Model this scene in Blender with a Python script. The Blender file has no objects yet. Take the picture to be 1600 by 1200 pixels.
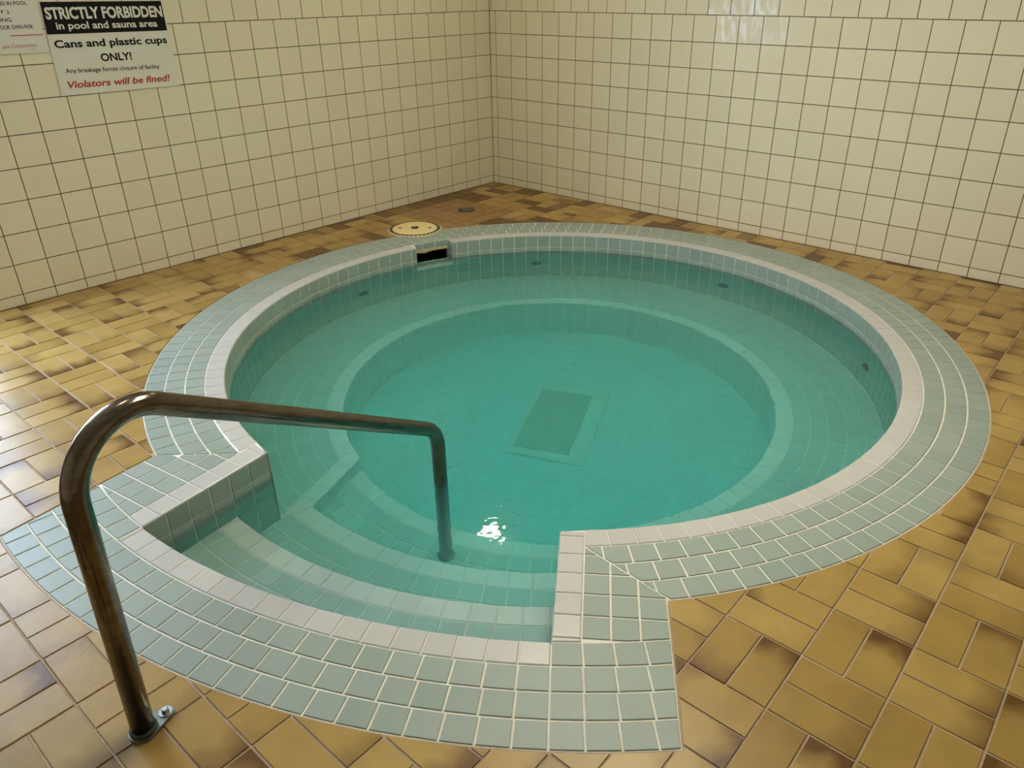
import bpy, math, random
from mathutils import Vector, Matrix
from mathutils.geometry import delaunay_2d_cdt

random.seed(7)
SC = bpy.context.scene
COL = SC.collection
PI = math.pi

# ------------------------------------------------------------------ camera
CAM_R = Matrix(((0.7542312, -0.2982923, 0.5849418),
                (0.6565709, 0.3522023, -0.6669844),
                (-0.0070616, 0.8871162, 0.4614920)))
CAM_P = Vector((4.334035, -4.549319, 1.445886))
FPX, PPX, PPY = 1180.163, 823.147, 589.476
cd = bpy.data.cameras.new('camera')
cam = bpy.data.objects.new('camera', cd)
COL.objects.link(cam)
cam.matrix_world = Matrix.Translation(CAM_P) @ CAM_R.to_4x4()
cd.sensor_fit = 'HORIZONTAL'
cd.sensor_width = 36.0
cd.lens = FPX / 1600.0 * 36.0
cd.shift_x = (800 - PPX) / 1600.0
cd.shift_y = (PPY - 600) / 1600.0
cd.clip_start = 0.02
SC.camera = cam

# ------------------------------------------------------------------ sky, window light, exposure
SC.view_settings.view_transform = 'Standard'
SC.view_settings.look = 'None'
SC.view_settings.gamma = 1.0
SC.view_settings.use_curve_mapping = False
SC.view_settings.exposure = 1.2
W = bpy.data.worlds.new('overcast_sky')
SC.world = W
W.use_nodes = True
W.node_tree.nodes['Background'].inputs[0].default_value = (0.68, 0.79, 1.0, 1)
W.node_tree.nodes['Background'].inputs[1].default_value = 8.0
SC.cycles.use_denoising = True
SC.cycles.max_bounces = 10
SC.cycles.diffuse_bounces = 4
SC.cycles.glossy_bounces = 4
SC.cycles.transmission_bounces = 8
SC.cycles.caustics_refractive = True
SC.cycles.caustics_reflective = False
SC.cycles.volume_bounces = 4
SC.cycles.blur_glossy = 0.6
SC.cycles.sample_clamp_indirect = 12.0

WIN_Y0, WIN_Y1, WIN_Z0, WIN_Z1 = -4.80, -3.70, 0.25, 2.34
pl = bpy.data.lights.new('window_daylight', 'AREA')
pl.shape = 'RECTANGLE'
pl.size = WIN_Z1 - WIN_Z0
pl.size_y = WIN_Y1 - WIN_Y0
pl.cycles.is_portal = True
po = bpy.data.objects.new('window_daylight', pl)
COL.objects.link(po)
po.location = (-0.09, (WIN_Y0 + WIN_Y1) / 2, (WIN_Z0 + WIN_Z1) / 2)
po.rotation_euler = (0, -PI / 2, 0)

LAMP_POWER = 17.0
FILL_POWER = 11.5
LAMP_COLOR = (1.0, 0.86, 0.58, 1)
FILL_COLOR = (1.0, 0.91, 0.70, 1)
FILL_PANELS = ((2.85, -2.2),)  # invented overhead panel, added to light the pool from above
LAMPS = ((0.78, -0.95), (2.49, -3.31))
ROOM_X, ROOM_Y, ROOM_Z = 6.3, -6.6, 2.46


# ------------------------------------------------------------------ material helpers
def new_mat(name):
    m = bpy.data.materials.new(name)
    m.use_nodes = True
    nt = m.node_tree
    return m, nt, nt.nodes['Principled BSDF']


def N(nt, typ, **kw):
    n = nt.nodes.new(typ)
    for k, v in kw.items():
        if k == 'ins':
            for kk, vv in v.items():
                n.inputs[kk].default_value = vv
        else:
            setattr(n, k, v)
    return n


def rnd_value(nt):
    """0..1 number that differs from piece to piece"""
    oi = N(nt, 'ShaderNodeObjectInfo')
    ge = N(nt, 'ShaderNodeNewGeometry')
    ad = N(nt, 'ShaderNodeMath', operation='ADD')
    fr = N(nt, 'ShaderNodeMath', operation='FRACT')
    nt.links.new(oi.outputs['Random'], ad.inputs[0])
    nt.links.new(ge.outputs['Random Per Island'], ad.inputs[1])
    nt.links.new(ad.outputs[0], fr.inputs[0])
    return fr.outputs[0]


def ramp(nt, fac, stops):
    r = N(nt, 'ShaderNodeValToRGB')
    els = r.color_ramp.elements
    while len(els) < len(stops):
        els.new(0.5)
    for e, (p, c) in zip(els, stops):
        e.position = p
        e.color = (*c, 1)
    nt.links.new(fac, r.inputs[0])
    return r.outputs[0]


def noise(nt, scale, detail=3, coord='Object', rough=0.5):
    tc = N(nt, 'ShaderNodeTexCoord')
    n = N(nt, 'ShaderNodeTexNoise', ins={'Scale': scale, 'Detail': detail, 'Roughness': rough})
    nt.links.new(tc.outputs[coord], n.inputs['Vector'])
    return n.outputs['Fac']


def bump(nt, bs, h, strength, dist):
    b = N(nt, 'ShaderNodeBump', ins={'Strength': strength, 'Distance': dist})
    nt.links.new(h, b.inputs['Height'])
    nt.links.new(b.outputs[0], bs.inputs['Normal'])


def pos_noise(nt, scale, detail=2):
    ge = N(nt, 'ShaderNodeNewGeometry')
    n = N(nt, 'ShaderNodeTexNoise', ins={'Scale': scale, 'Detail': detail})
    nt.links.new(ge.outputs['Position'], n.inputs['Vector'])
    return n.outputs['Fac']


def glazed(name, c0, c1, rough=0.2, wave=0.02, wave_scale=9.0, spec=0.5):
    m, nt, bs = new_mat(name)
    r = rnd_value(nt)
    col = ramp(nt, r, ((0.0, c0), (1.0, c1)))
    n = pos_noise(nt, 14.0, 3)
    mx = N(nt, 'ShaderNodeMix', data_type='RGBA', blend_type='MULTIPLY')
    mx.inputs[0].default_value = 1.0
    v = ramp(nt, n, ((0.3, (0.98, 0.98, 0.975)), (0.7, (1, 1, 1))))
    nt.links.new(col, mx.inputs[6])
    nt.links.new(v, mx.inputs[7])
    nt.links.new(mx.outputs[2], bs.inputs['Base Color'])
    bs.inputs['Roughness'].default_value = rough
    bs.inputs['Specular IOR Level'].default_value = spec
    bump(nt, bs, pos_noise(nt, wave_scale, 1), 1.0, wave)
    return m


def plain(name, col, rough=0.6, metal=0.0, bump_scale=None, bump_d=0.001, mottle=0.12, spec=0.5):
    m, nt, bs = new_mat(name)
    bs.inputs['Roughness'].default_value = rough
    bs.inputs['Metallic'].default_value = metal
    bs.inputs['Specular IOR Level'].default_value = spec
    n = pos_noise(nt, bump_scale or 25.0, 3)
    v = ramp(nt, n, ((0.3, tuple(x * (1 - mottle) for x in col)), (0.7, tuple(min(1, x * (1 + mottle / 2)) for x in col))))
    nt.links.new(v, bs.inputs['Base Color'])
    if bump_scale:
        bump(nt, bs, n, 0.6, bump_d)
    return m


M = {}
M['wall_tile'] = glazed('cream_glazed_wall_tile', (0.70, 0.645, 0.495), (0.735, 0.68, 0.53), 0.30, 0.0008, 7.0, 0.2)
M['shiny_tile'] = glazed('shiny_cream_wall_tile', (0.72, 0.68, 0.57), (0.75, 0.71, 0.60), 0.03, 0.016, 9.0, 0.22)
M['wall_grout'] = plain('brown_wall_grout', (0.07, 0.042, 0.015), 0.9)
M['green_tile'] = glazed('pale_green_pool_tile', (0.27, 0.335, 0.305), (0.31, 0.37, 0.34), 0.42, 0.0004, 16, 0.3)
M['teal_tile'] = glazed('teal_submerged_wall_tile', (0.17, 0.36, 0.31), (0.21, 0.41, 0.36), 0.35, 0.0004, 16)
M['brightened_turquoise_tile'] = glazed('brightened_turquoise_basin_tile', (0.46, 0.66, 0.66), (0.51, 0.71, 0.71), 0.3, 0.0004, 16)  # basin colour raised to make up for light lost through the water
M['brightened_aqua_tile'] = glazed('brightened_aqua_step_tile', (0.40, 0.54, 0.50), (0.45, 0.59, 0.55), 0.3, 0.0004, 16)  # lighter than the rim tile: lost underwater light is put into the colour
M['brightened_nosing_tile'] = glazed('brightened_white_nosing_tile', (0.74, 0.74, 0.70), (0.79, 0.79, 0.75), 0.28, 0.0004, 16)  # brighter copy of the white tile, offsets dimming under water
M['white_tile'] = glazed('white_pool_tile', (0.48, 0.48, 0.475), (0.52, 0.52, 0.515), 0.28, 0.0004, 16)
M['pool_grout'] = plain('white_pool_grout', (0.80, 0.78, 0.70), 0.85)
M['basin_grout'] = plain('grey_green_basin_grout', (0.74, 0.80, 0.72), 0.85)
M['floor_grout'] = plain('sandy_floor_grout', (0.46, 0.35, 0.25), 0.9, bump_scale=60, bump_d=0.001)
M['plaster'] = plain('ceiling_plaster', (0.78, 0.72, 0.58), 0.9)
M['white_paint'] = plain('white_window_paint', (0.75, 0.75, 0.73), 0.5)


def floor_tile_mat(name, base0, base1, flash, rough=0.32):
    m, nt, bs = new_mat(name)
    r = rnd_value(nt)
    basec = ramp(nt, r, ((0.0, base0), (1.0, base1)))
    tc = N(nt, 'ShaderNodeTexCoord')
    sx = N(nt, 'ShaderNodeSeparateXYZ')
    nt.links.new(tc.outputs['Object'], sx.inputs[0])
    # kiln flashing: each tile is darker towards one of its ends
    r2 = N(nt, 'ShaderNodeMath', operation='MULTIPLY', ins={1: 7.31})
    nt.links.new(r, r2.inputs[0])
    r2f = N(nt, 'ShaderNodeMath', operation='FRACT')
    nt.links.new(r2.outputs[0], r2f.inputs[0])
    sgn = N(nt, 'ShaderNodeMath', operation='GREATER_THAN', ins={1: 0.45})
    nt.links.new(r2f.outputs[0], sgn.inputs[0])
    s2 = N(nt, 'ShaderNodeMath', operation='MULTIPLY_ADD', ins={1: 2.0, 2: -1.0})
    nt.links.new(sgn.outputs[0], s2.inputs[0])
    g = N(nt, 'ShaderNodeMath', operation='MULTIPLY')
    nt.links.new(sx.outputs['X'], g.inputs[0])
    nt.links.new(s2.outputs[0], g.inputs[1])
    gy = N(nt, 'ShaderNodeMath', operation='ABSOLUTE')
    nt.links.new(sx.outputs['Y'], gy.inputs[0])
    gy2 = N(nt, 'ShaderNodeMath', operation='MULTIPLY', ins={1: 0.5})
    nt.links.new(gy.outputs[0], gy2.inputs[0])
    g2 = N(nt, 'ShaderNodeMath', operation='ADD')
    nt.links.new(g.outputs[0], g2.inputs[0])
    nt.links.new(gy2.outputs[0], g2.inputs[1])
    nz = pos_noise(nt, 16, 3)
    g3 = N(nt, 'ShaderNodeMath', operation='MULTIPLY_ADD', ins={1: 0.07, 2: -0.035})
    nt.links.new(nz, g3.inputs[0])
    g4 = N(nt, 'ShaderNodeMath', operation='ADD')
    nt.links.new(g2.outputs[0], g4.inputs[0])
    nt.links.new(g3.outputs[0], g4.inputs[1])
    mr = N(nt, 'ShaderNodeMapRange', ins={1: 0.03, 2: 0.115, 3: 0.0, 4: 1.6})
    nt.links.new(g4.outputs[0], mr.inputs[0])
    amt = N(nt, 'ShaderNodeMath', operation='MULTIPLY')
    r3 = N(nt, 'ShaderNodeMath', operation='MULTIPLY', ins={1: 13.7})
    r3f = N(nt, 'ShaderNodeMath', operation='FRACT')
    nt.links.new(r, r3.inputs[0])
    nt.links.new(r3.outputs[0], r3f.inputs[0])
    nt.links.new(mr.outputs[0], amt.inputs[0])
    nt.links.new(r3f.outputs[0], amt.inputs[1])
    mx = N(nt, 'ShaderNodeMix', data_type='RGBA')
    nt.links.new(amt.outputs[0], mx.inputs[0])
    nt.links.new(basec, mx.inputs[6])
    mx.inputs[7].default_value = (*flash, 1)
    cl = N(nt, 'ShaderNodeMix', data_type='RGBA', blend_type='MULTIPLY')
    cl.inputs[0].default_value = 1.0
    v = ramp(nt, pos_noise(nt, 9, 4), ((0.3, (0.86, 0.84, 0.80)), (0.7, (1.05, 1.03, 1.0))))
    nt.links.new(mx.outputs[2], cl.inputs[6])
    nt.links.new(v, cl.inputs[7])
    nt.links.new(cl.outputs[2], bs.inputs['Base Color'])
    bs.inputs['Roughness'].default_value = rough
    bs.inputs['Specular IOR Level'].default_value = 0.25
    bump(nt, bs, pos_noise(nt, 55, 3), 0.35, 0.0012)
    return m


M['floor_tile'] = floor_tile_mat('flashed_ochre_floor_tile', (0.345, 0.225, 0.066), (0.44, 0.305, 0.105), (0.13, 0.066, 0.019))
M['patch_tile'] = floor_tile_mat('red_brown_floor_tile', (0.29, 0.165, 0.062), (0.34, 0.20, 0.078), (0.21, 0.11, 0.042))


# ------------------------------------------------------------------ object helpers
def wloc(o):
    return o.matrix_world.translation if o.parent is None else Vector((0, 0, 0))


def link(o, parent=None):
    COL.objects.link(o)
    if parent is not None:
        o.parent = parent
        if parent.type == 'EMPTY':
            o.matrix_parent_inverse = Matrix.Translation(-Vector(parent.location))
    return o


def mesh_obj(name, verts, faces, mat, parent=None, smooth=False):
    me = bpy.data.meshes.new(name)
    me.from_pydata([tuple(v) for v in verts], [], faces)
    if mat:
        me.materials.append(mat)
    if smooth:
        for p in me.polygons:
            p.use_smooth = True
    me.update()
    return link(bpy.data.objects.new(name, me), parent)


def tag(o, label, cat, group=None):
    o['label'] = label
    o['category'] = cat
    if group:
        o['group'] = group
    return o


def struct(o, label, cat):
    o['kind'] = 'structure'
    o['label'] = label
    o['category'] = cat
    return o


def thing(name, loc, label, cat, group=None):
    o = bpy.data.objects.new(name, None)
    o.empty_display_size = 0.05
    COL.objects.link(o)
    o.location = loc
    return tag(o, label, cat, group)


class MB:
    def __init__(s):
        s.v, s.f = [], []

    def add(s, verts, faces):
        k = len(s.v)
        s.v += [Vector(v) for v in verts]
        s.f += [tuple(i + k for i in f) for f in faces]
        return s

    def box(s, a, b):
        (x0, y0, z0), (x1, y1, z1) = a, b
        return s.add([(x0, y0, z0), (x1, y0, z0), (x1, y1, z0), (x0, y1, z0),
                      (x0, y0, z1), (x1, y0, z1), (x1, y1, z1), (x0, y1, z1)],
                     [(3, 2, 1, 0), (4, 5, 6, 7), (0, 1, 5, 4), (1, 2, 6, 5), (2, 3, 7, 6), (3, 0, 4, 7)])

    def slab(s, poly, z0, z1):
        """extrude a CCW 2D outline"""
        n = len(poly)
        if sum(poly[i - 1][0] * poly[i][1] - poly[i][0] * poly[i - 1][1] for i in range(n)) < 0:
            poly = poly[::-1]
        vs = [(p[0], p[1], z0) for p in poly] + [(p[0], p[1], z1) for p in poly]
        return s.add(vs, [tuple(range(n - 1, -1, -1)), tuple(range(n, 2 * n))] +
                     [(i, (i + 1) % n, n + (i + 1) % n, n + i) for i in range(n)])

    def lathe(s, prof, c, seg=32, axis=None):
        """profile [(r,h)] round an axis (default z) at c"""
        ax = Vector(axis or (0, 0, 1)).normalized()
        u = ax.orthogonal().normalized()
        w = ax.cross(u)
        c = Vector(c)
        vs = []
        for k in range(seg):
            a = 2 * PI * k / seg
            for r_, h in prof:
                vs.append(c + ax * h + (u * math.cos(a) + w * math.sin(a)) * r_)
        m = len(prof)
        fs = []
        for k in range(seg):
            k2 = (k + 1) % seg
            for j in range(m - 1):
                fs.append((k * m + j, k2 * m + j, k2 * m + j + 1, k * m + j + 1))
        fs.append(tuple(k * m + m - 1 for k in range(seg)))
        fs.append(tuple(k * m for k in range(seg - 1, -1, -1)))
        return s.add(vs, fs)

    def tube(s, pts, rad, seg=20):
        pts = [Vector(p) for p in pts]
        n = len(pts)
        vs = []
        up = None
        for i, p in enumerate(pts):
            t = (pts[min(i + 1, n - 1)] - pts[max(i - 1, 0)]).normalized()
            up = t.orthogonal().normalized() if up is None else (up - t * up.dot(t)).normalized()
            w = t.cross(up)
            r_ = rad[i] if isinstance(rad, (list, tuple)) else rad
            for k in range(seg):
                a = 2 * PI * k / seg
                vs.append(p + (up * math.cos(a) + w * math.sin(a)) * r_)
        fs = []
        for i in range(n - 1):
            for k in range(seg):
                k2 = (k + 1) % seg
                fs.append((i * seg + k, i * seg + k2, (i + 1) * seg + k2, (i + 1) * seg + k))
        fs.append(tuple(range(seg - 1, -1, -1)))
        fs.append(tuple((n - 1) * seg + k for k in range(seg)))
        return s.add(vs, fs)

    def build(s, name, mat, parent=None, smooth=False):
        return mesh_obj(name, s.v, s.f, mat, parent, smooth)


# ------------------------------------------------------------------ tiles
def project(p):
    v = CAM_R.transposed() @ (Vector(p) - CAM_P)
    if v.z > -0.05:
        return None
    return (PPX + FPX * v.x / -v.z, PPY - FPX * v.y / -v.z)


def screen_area(pts):
    q = [project(p) for p in pts]
    if any(a is None for a in q):
        return 0.0
    cx = sum(a[0] for a in q) / len(q)
    cy = sum(a[1] for a in q) / len(q)
    hit = any(0 <= a[0] <= 1600 and 0 <= a[1] <= 1200 for a in q)
    if not hit:
        return 0.0
    a = abs(sum(q[i - 1][0] * q[i][1] - q[i][0] * q[i - 1][1] for i in range(len(q)))) / 2
    return a if (0 <= cx <= 1600 and 0 <= cy <= 1200) else a * 0.4


def clip(poly, p, n):
    """keep the part of a convex 2D polygon where (x-p).n >= 0"""
    out = []
    m = len(poly)
    for i in range(m):
        a, b = poly[i], poly[(i + 1) % m]
        da = (a[0] - p[0]) * n[0] + (a[1] - p[1]) * n[1]
        db = (b[0] - p[0]) * n[0] + (b[1] - p[1]) * n[1]
        if da >= 0:
            out.append(a)
        if (da > 0 > db) or (da < 0 < db):
            t = da / (da - db)
            out.append((a[0] + (b[0] - a[0]) * t, a[1] + (b[1] - a[1]) * t))
    return out


def area2(poly):
    return sum(poly[i - 1][0] * poly[i][1] - poly[i][0] * poly[i - 1][1] for i in range(len(poly))) / 2


def clean(poly, eps=2e-4):
    out = []
    for p in poly:
        if not out or math.hypot(p[0] - out[-1][0], p[1] - out[-1][1]) > eps:
            out.append(p)
    while len(out) > 1 and math.hypot(out[0][0] - out[-1][0], out[0][1] - out[-1][1]) <= eps:
        out.pop()
    return out


def inset(poly, d):
    n = len(poly)
    lines = []
    for i in range(n):
        a, b = poly[i], poly[(i + 1) % n]
        L = math.hypot(b[0] - a[0], b[1] - a[1])
        if L < 1e-7:
            return None
        nx, ny = -(b[1] - a[1]) / L, (b[0] - a[0]) / L
        lines.append((a[0] + nx * d, a[1] + ny * d, (b[0] - a[0]) / L, (b[1] - a[1]) / L))
    out = []
    for i in range(n):
        x1, y1, dx1, dy1 = lines[i - 1]
        x2, y2, dx2, dy2 = lines[i]
        den = dx1 * dy2 - dy1 * dx2
        if abs(den) < 1e-6:
            out.append((x2, y2))
            continue
        t = ((x2 - x1) * dy2 - (y2 - y1) * dx2) / den
        out.append((x1 + dx1 * t, y1 + dy1 * t))
    # an inset that flips an edge has eaten the polygon
    for i in range(n):
        a, b = poly[i], poly[(i + 1) % n]
        c, d2 = out[i], out[(i + 1) % n]
        if (b[0] - a[0]) * (d2[0] - c[0]) + (b[1] - a[1]) * (d2[1] - c[1]) <= 0:
            return None
    return out


_mesh_cache = {}


def tile_geo(poly, gap, thick, ch):
    """local tile with its face at z=0: vertices and faces"""
    a = inset(poly, gap / 2)
    for eps in (0.004, 0.008, 0.014):
        if a is None:
            p2 = clean(poly, eps)
            a = inset(p2, gap / 2) if len(p2) >= 3 else None
    if a is None or area2(a) < 1.2e-4:
        return None
    b = inset(a, ch) or a
    n = len(a)
    vs = [(x, y, -thick) for x, y in a] + [(x, y, -ch * 0.8) for x, y in a] + [(x, y, 0) for x, y in b]
    fs = [tuple(range(2 * n, 3 * n))]
    for i in range(n):
        j = (i + 1) % n
        fs.append((i, j, n + j, n + i))
        fs.append((n + i, n + j, 2 * n + j, 2 * n + i))
    return vs, fs


class TileSet:
    """collects tiles; the largest in view become objects, the rest one piece of stuff"""

    def __init__(s, name, parent, mat, gap=0.005, thick=0.006, ch=0.0015, jitter=0.0, tilt=0.0):
        s.name, s.parent, s.mat = name, parent, mat
        s.gap, s.thick, s.ch, s.jitter, s.tilt = gap, thick, ch, jitter, tilt
        s.items = []

    def add(s, origin, u, n, poly):
        """poly: CCW local 2D (u, n x u) relative to origin"""
        poly = clean(poly)
        if len(poly) < 3:
            return
        if area2(poly) < 0:
            poly = poly[::-1]
        u = Vector(u).normalized()
        n = Vector(n).normalized()
        v = n.cross(u)
        cx = sum(p[0] for p in poly) / len(poly)
        cy = sum(p[1] for p in poly) / len(poly)
        o = Vector(origin) + u * cx + v * cy
        lp = [(round(p[0] - cx, 4), round(p[1] - cy, 4)) for p in poly]
        key = (s.name, s.mat.name, s.gap, s.ch, tuple(lp))
        if key not in _mesh_cache:
            g = tile_geo(lp, s.gap, s.thick, s.ch)
            _mesh_cache[key] = [g, None]
        if _mesh_cache[key][0] is None:
            return
        w = [o + u * p[0] + v * p[1] for p in lp]
        R = Matrix((u, v, n)).transposed()
        if s.tilt:
            R = R @ Matrix.Rotation(random.gauss(0, s.tilt), 3, 'X') @ Matrix.Rotation(random.gauss(0, s.tilt), 3, 'Y')
        if s.jitter:
            o = o + n * random.uniform(-s.jitter, s.jitter)
        s.items.append((screen_area(w), key, Matrix.Translation(o) @ R.to_4x4()))

    def raw(s, origin, vs, fs, outline):
        """an irregular cut piece, local geometry about origin"""
        key = ('raw', s.name, len(_mesh_cache))
        _mesh_cache[key] = [(vs, fs), None]
        s.items.append((screen_area(outline), key, Matrix.Translation(Vector(origin))))

    def flush(s, limit=300, min_px=0.0):
        s.items.sort(key=lambda t: -t[0])
        n = 0
        rest = MB()
        for a, key, mw in s.items:
            ent = _mesh_cache[key]
            if n < limit and a > min_px:
                if ent[1] is None:
                    me = bpy.data.meshes.new(s.name)
                    me.from_pydata(ent[0][0], [], ent[0][1])
                    me.materials.append(s.mat)
                    ent[1] = me
                ob = bpy.data.objects.new(s.name, ent[1])
                COL.objects.link(ob)
                ob.parent = s.parent
                ob.matrix_basis = mw
                n += 1
            else:
                rest.add([mw @ Vector(v) for v in ent[0][0]], ent[0][1])
        if rest.v:
            r = rest.build(s.name + '_remainder', s.mat, s.parent)
            r['kind'] = 'stuff'
        return n


# ------------------------------------------------------------------ layout of the tub (metres, room corner at 0,0)
CEN = Vector((2.2820, -1.9817))
RI, RO = 1.4915, 1.7983
RW = (RO - RI) / 4
iA, iB = Vector((2.179, -3.479)), Vector((2.254, -3.948))
iC, iD = Vector((3.482, -3.495)), Vector((3.228, -3.144))
oA, oB = Vector((1.898, -3.740)), Vector((1.962, -4.246))
oC, oD = Vector((3.888, -3.556)), Vector((3.616, -3.173))
FC, FR = Vector((2.146, -1.796)), 2.157
FW = 0.0753
SIDE_A, SIDE_D = 0.319, 0.2965


def side_out(p0, p1, away, w):
    """outer edge of a side strip: its start beside p0 and its end on the outer front arc"""
    d = (p1 - p0).normalized()
    nn = Vector((-d.y, d.x))
    if (away - p0).dot(nn) < 0:
        nn = -nn
    q = p0 + nn * w - FC
    b_ = q.dot(d)
    R = FR + 4 * FW
    return p0 + nn * w + d * (-b_ + math.sqrt(b_ * b_ - q.length_squared + R * R)), p0 + nn * w + d * (away - p0).dot(d)


oB, oA = side_out(iA, iB, oA, SIDE_A)
oC, oD = side_out(iD, iC, oD, SIDE_D)
WATER_Z = -0.105
Z1, Z2, Z3, ZB, ZF = -0.23, -0.45, -0.68, -0.575, -1.0
N1C, N1R = Vector((2.273, -2.108)), 1.529
N2C, N2R = Vector((2.241, -2.037)), 1.3165
RB = 1.035
SK0, SK1, SKR = math.radians(155.8), math.radians(165.0), 1.578


def perp(a, b, toward):
    d = (Vector(b) - Vector(a)).normalized()
    nn = Vector((-d.y, d.x))
    if (Vector(toward) - Vector(a)).dot(nn) < 0:
        nn = -nn
    return nn


def ang(p, c=CEN):
    return math.atan2(p[1] - c[1], p[0] - c[0])


def pol(c, r_, a):
    return Vector((c[0] + r_ * math.cos(a), c[1] + r_ * math.sin(a)))


aD_i, aD_o = ang(iD), ang(oD)
aA_i, aA_o = ang(iA) + 2 * PI, ang(oA) + 2 * PI
fB, fC = ang(iB, FC), ang(iC, FC)
fBo, fCo = ang(oB, FC), ang(oC, FC)

# matching inner / outer paths round the rim: ring, left side, front arc, right side
inner_path, outer_path = [], []
NR = 160
ring_t = [k / NR for k in range(NR + 1)]
for t in ring_t:
    a_i = aD_i + (aA_i - aD_i) * t
    a_o = aD_o + (aA_o - aD_o) * t
    inner_path.append(pol(CEN, (iD - CEN).length * (1 - t) + (iA - CEN).length * t if t in (0, 1) else RI, a_i))
    outer_path.append(pol(CEN, RO, a_o))
n_ring = len(inner_path)
for k in range(1, 13):
    inner_path.append(iA.lerp(iB, k / 12))
    outer_path.append(oA.lerp(oB, k / 12))
for k in range(1, 40):
    t = k / 40
    inner_path.append(pol(FC, FR, fB + (fC - fB) * t))
    outer_path.append(pol(FC, FR + 4 * FW, fBo + (fCo - fBo) * t))
for k in range(12):
    inner_path.append(iC.lerp(iD, k / 12))
    outer_path.append(oC.lerp(oD, k / 12))
OUTLINE = [tuple(p) for p in outer_path]


def inside(poly, x, y):
    c = False
    j = len(poly) - 1
    for i in range(len(poly)):
        xi, yi = poly[i]
        xj, yj = poly[j]
        if (yi > y) != (yj > y) and x < (xj - xi) * (y - yi) / (yj - yi) + xi:
            c = not c
        j = i
    return c


# ------------------------------------------------------------------ room shell
def cdt_floor():
    vs = [(-0.15, ROOM_Y - 0.15), (ROOM_X + 0.15, ROOM_Y - 0.15), (ROOM_X + 0.15, 0.15), (-0.15, 0.15)] + OUTLINE
    n = len(OUTLINE)
    ed = [(0, 1), (1, 2), (2, 3), (3, 0)] + [(4 + i, 4 + (i + 1) % n) for i in range(n)]
    r = delaunay_2d_cdt([Vector(v) for v in vs], ed, [], 0, 1e-5)
    fs = []
    for f in r[2]:
        c = sum((r[0][i] for i in f), Vector((0, 0))) / len(f)
        if not inside(OUTLINE, c.x, c.y):
            fs.append(tuple(f))
    return r[0], fs


v2, f2 = cdt_floor()
floor = mesh_obj('floor', [(v.x, v.y, -0.0035) for v in v2], f2, M['floor_grout'])
struct(floor, 'ochre basketweave tiled floor around the round tub', 'floor')

TH = 0.12
mb = MB()
mb.box((-TH, WIN_Y1, -0.05), (-0.002, TH, ROOM_Z))
mb.box((-TH, ROOM_Y, -0.05), (-0.002, WIN_Y0, ROOM_Z))
mb.box((-TH, WIN_Y0, -0.05), (-0.002, WIN_Y1, WIN_Z0))
mb.box((-TH, WIN_Y0, WIN_Z1), (-0.002, WIN_Y1, ROOM_Z))
wall_left = struct(mb.build('wall_left', M['wall_grout']), 'cream square tiled wall carrying the printed signs', 'wall')
wall_right = struct(MB().box((-TH, 0.002, -0.05), (ROOM_X + TH, TH, ROOM_Z)).build('wall_right', M['wall_grout']),
                    'cream square tiled wall without signs, right of the corner', 'wall')
wall_side = struct(MB().box((ROOM_X, ROOM_Y, -0.05), (ROOM_X + TH, 0.002, ROOM_Z)).build('wall_side', M['plaster']),
                   'plain plaster wall at the right side of the room', 'wall')
wall_back = struct(MB().box((-TH, ROOM_Y - TH, -0.05), (ROOM_X + TH, ROOM_Y, ROOM_Z)).build('wall_back', M['plaster']),
                   'plain plaster wall behind the viewer', 'wall')
ceiling = struct(MB().box((-TH, ROOM_Y - TH, ROOM_Z), (ROOM_X + TH, TH, ROOM_Z + TH)).build('ceiling', M['plaster']),
                 'plain cream plaster ceiling over the tub', 'ceiling')

# window in the left wall, just outside the picture
m, nt, bs = new_mat('window_glass')
nt.nodes.remove(bs)
tr = N(nt, 'ShaderNodeBsdfTransparent', ins={0: (0.92, 0.95, 0.96, 1)})
gl = N(nt, 'ShaderNodeBsdfGlossy', ins={1: 0.02})
mxs = N(nt, 'ShaderNodeMixShader')
mxs.inputs[0].default_value = 0.06
nt.links.new(tr.outputs[0], mxs.inputs[1])
nt.links.new(gl.outputs[0], mxs.inputs[2])
nt.links.new(mxs.outputs[0], nt.nodes['Material Output'].inputs[0])
M['glass'] = m
win = thing('window_1', (-0.06, (WIN_Y0 + WIN_Y1) / 2, WIN_Z0), 'tall white framed window in the left tiled wall', 'window')
win['kind'] = 'structure'
mb = MB()
F = 0.05
mb.box((-0.10, WIN_Y0, WIN_Z0), (-0.03, WIN_Y0 + F, WIN_Z1))
mb.box((-0.10, WIN_Y1 - F, WIN_Z0), (-0.03, WIN_Y1, WIN_Z1))
mb.box((-0.10, WIN_Y0 + F, WIN_Z0), (-0.03, WIN_Y1 - F, WIN_Z0 + F))
mb.box((-0.10, WIN_Y0 + F, WIN_Z1 - F), (-0.03, WIN_Y1 - F, WIN_Z1))
ym = (WIN_Y0 + WIN_Y1) / 2
mb.box((-0.095, ym - 0.03, WIN_Z0 + F), (-0.035, ym + 0.03, WIN_Z1 - F))
mb.build('window_frame', M['white_paint'], win)
for a, b in ((WIN_Y0 + F, ym - 0.03), (ym + 0.03, WIN_Y1 - F)):
    MB().box((-0.068, a, WIN_Z0 + F), (-0.062, b, WIN_Z1 - F)).build('pane', M['glass'], win)

# ------------------------------------------------------------------ wall tiles
T = 0.1524
TZ = 0.15211
ZB0 = 0.05688
ZTOP = ZB0 + 8 * TZ


def wall_rows():
    rows = [(0.0, ZB0, 0)]
    for k in range(8):
        rows.append((ZB0 + k * TZ, ZB0 + (k + 1) * TZ, 0))
    z = ZTOP
    while z < ROOM_Z - 0.01:
        rows.append((z, min(z + TZ, ROOM_Z), 1))
        z += TZ
    return rows


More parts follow.
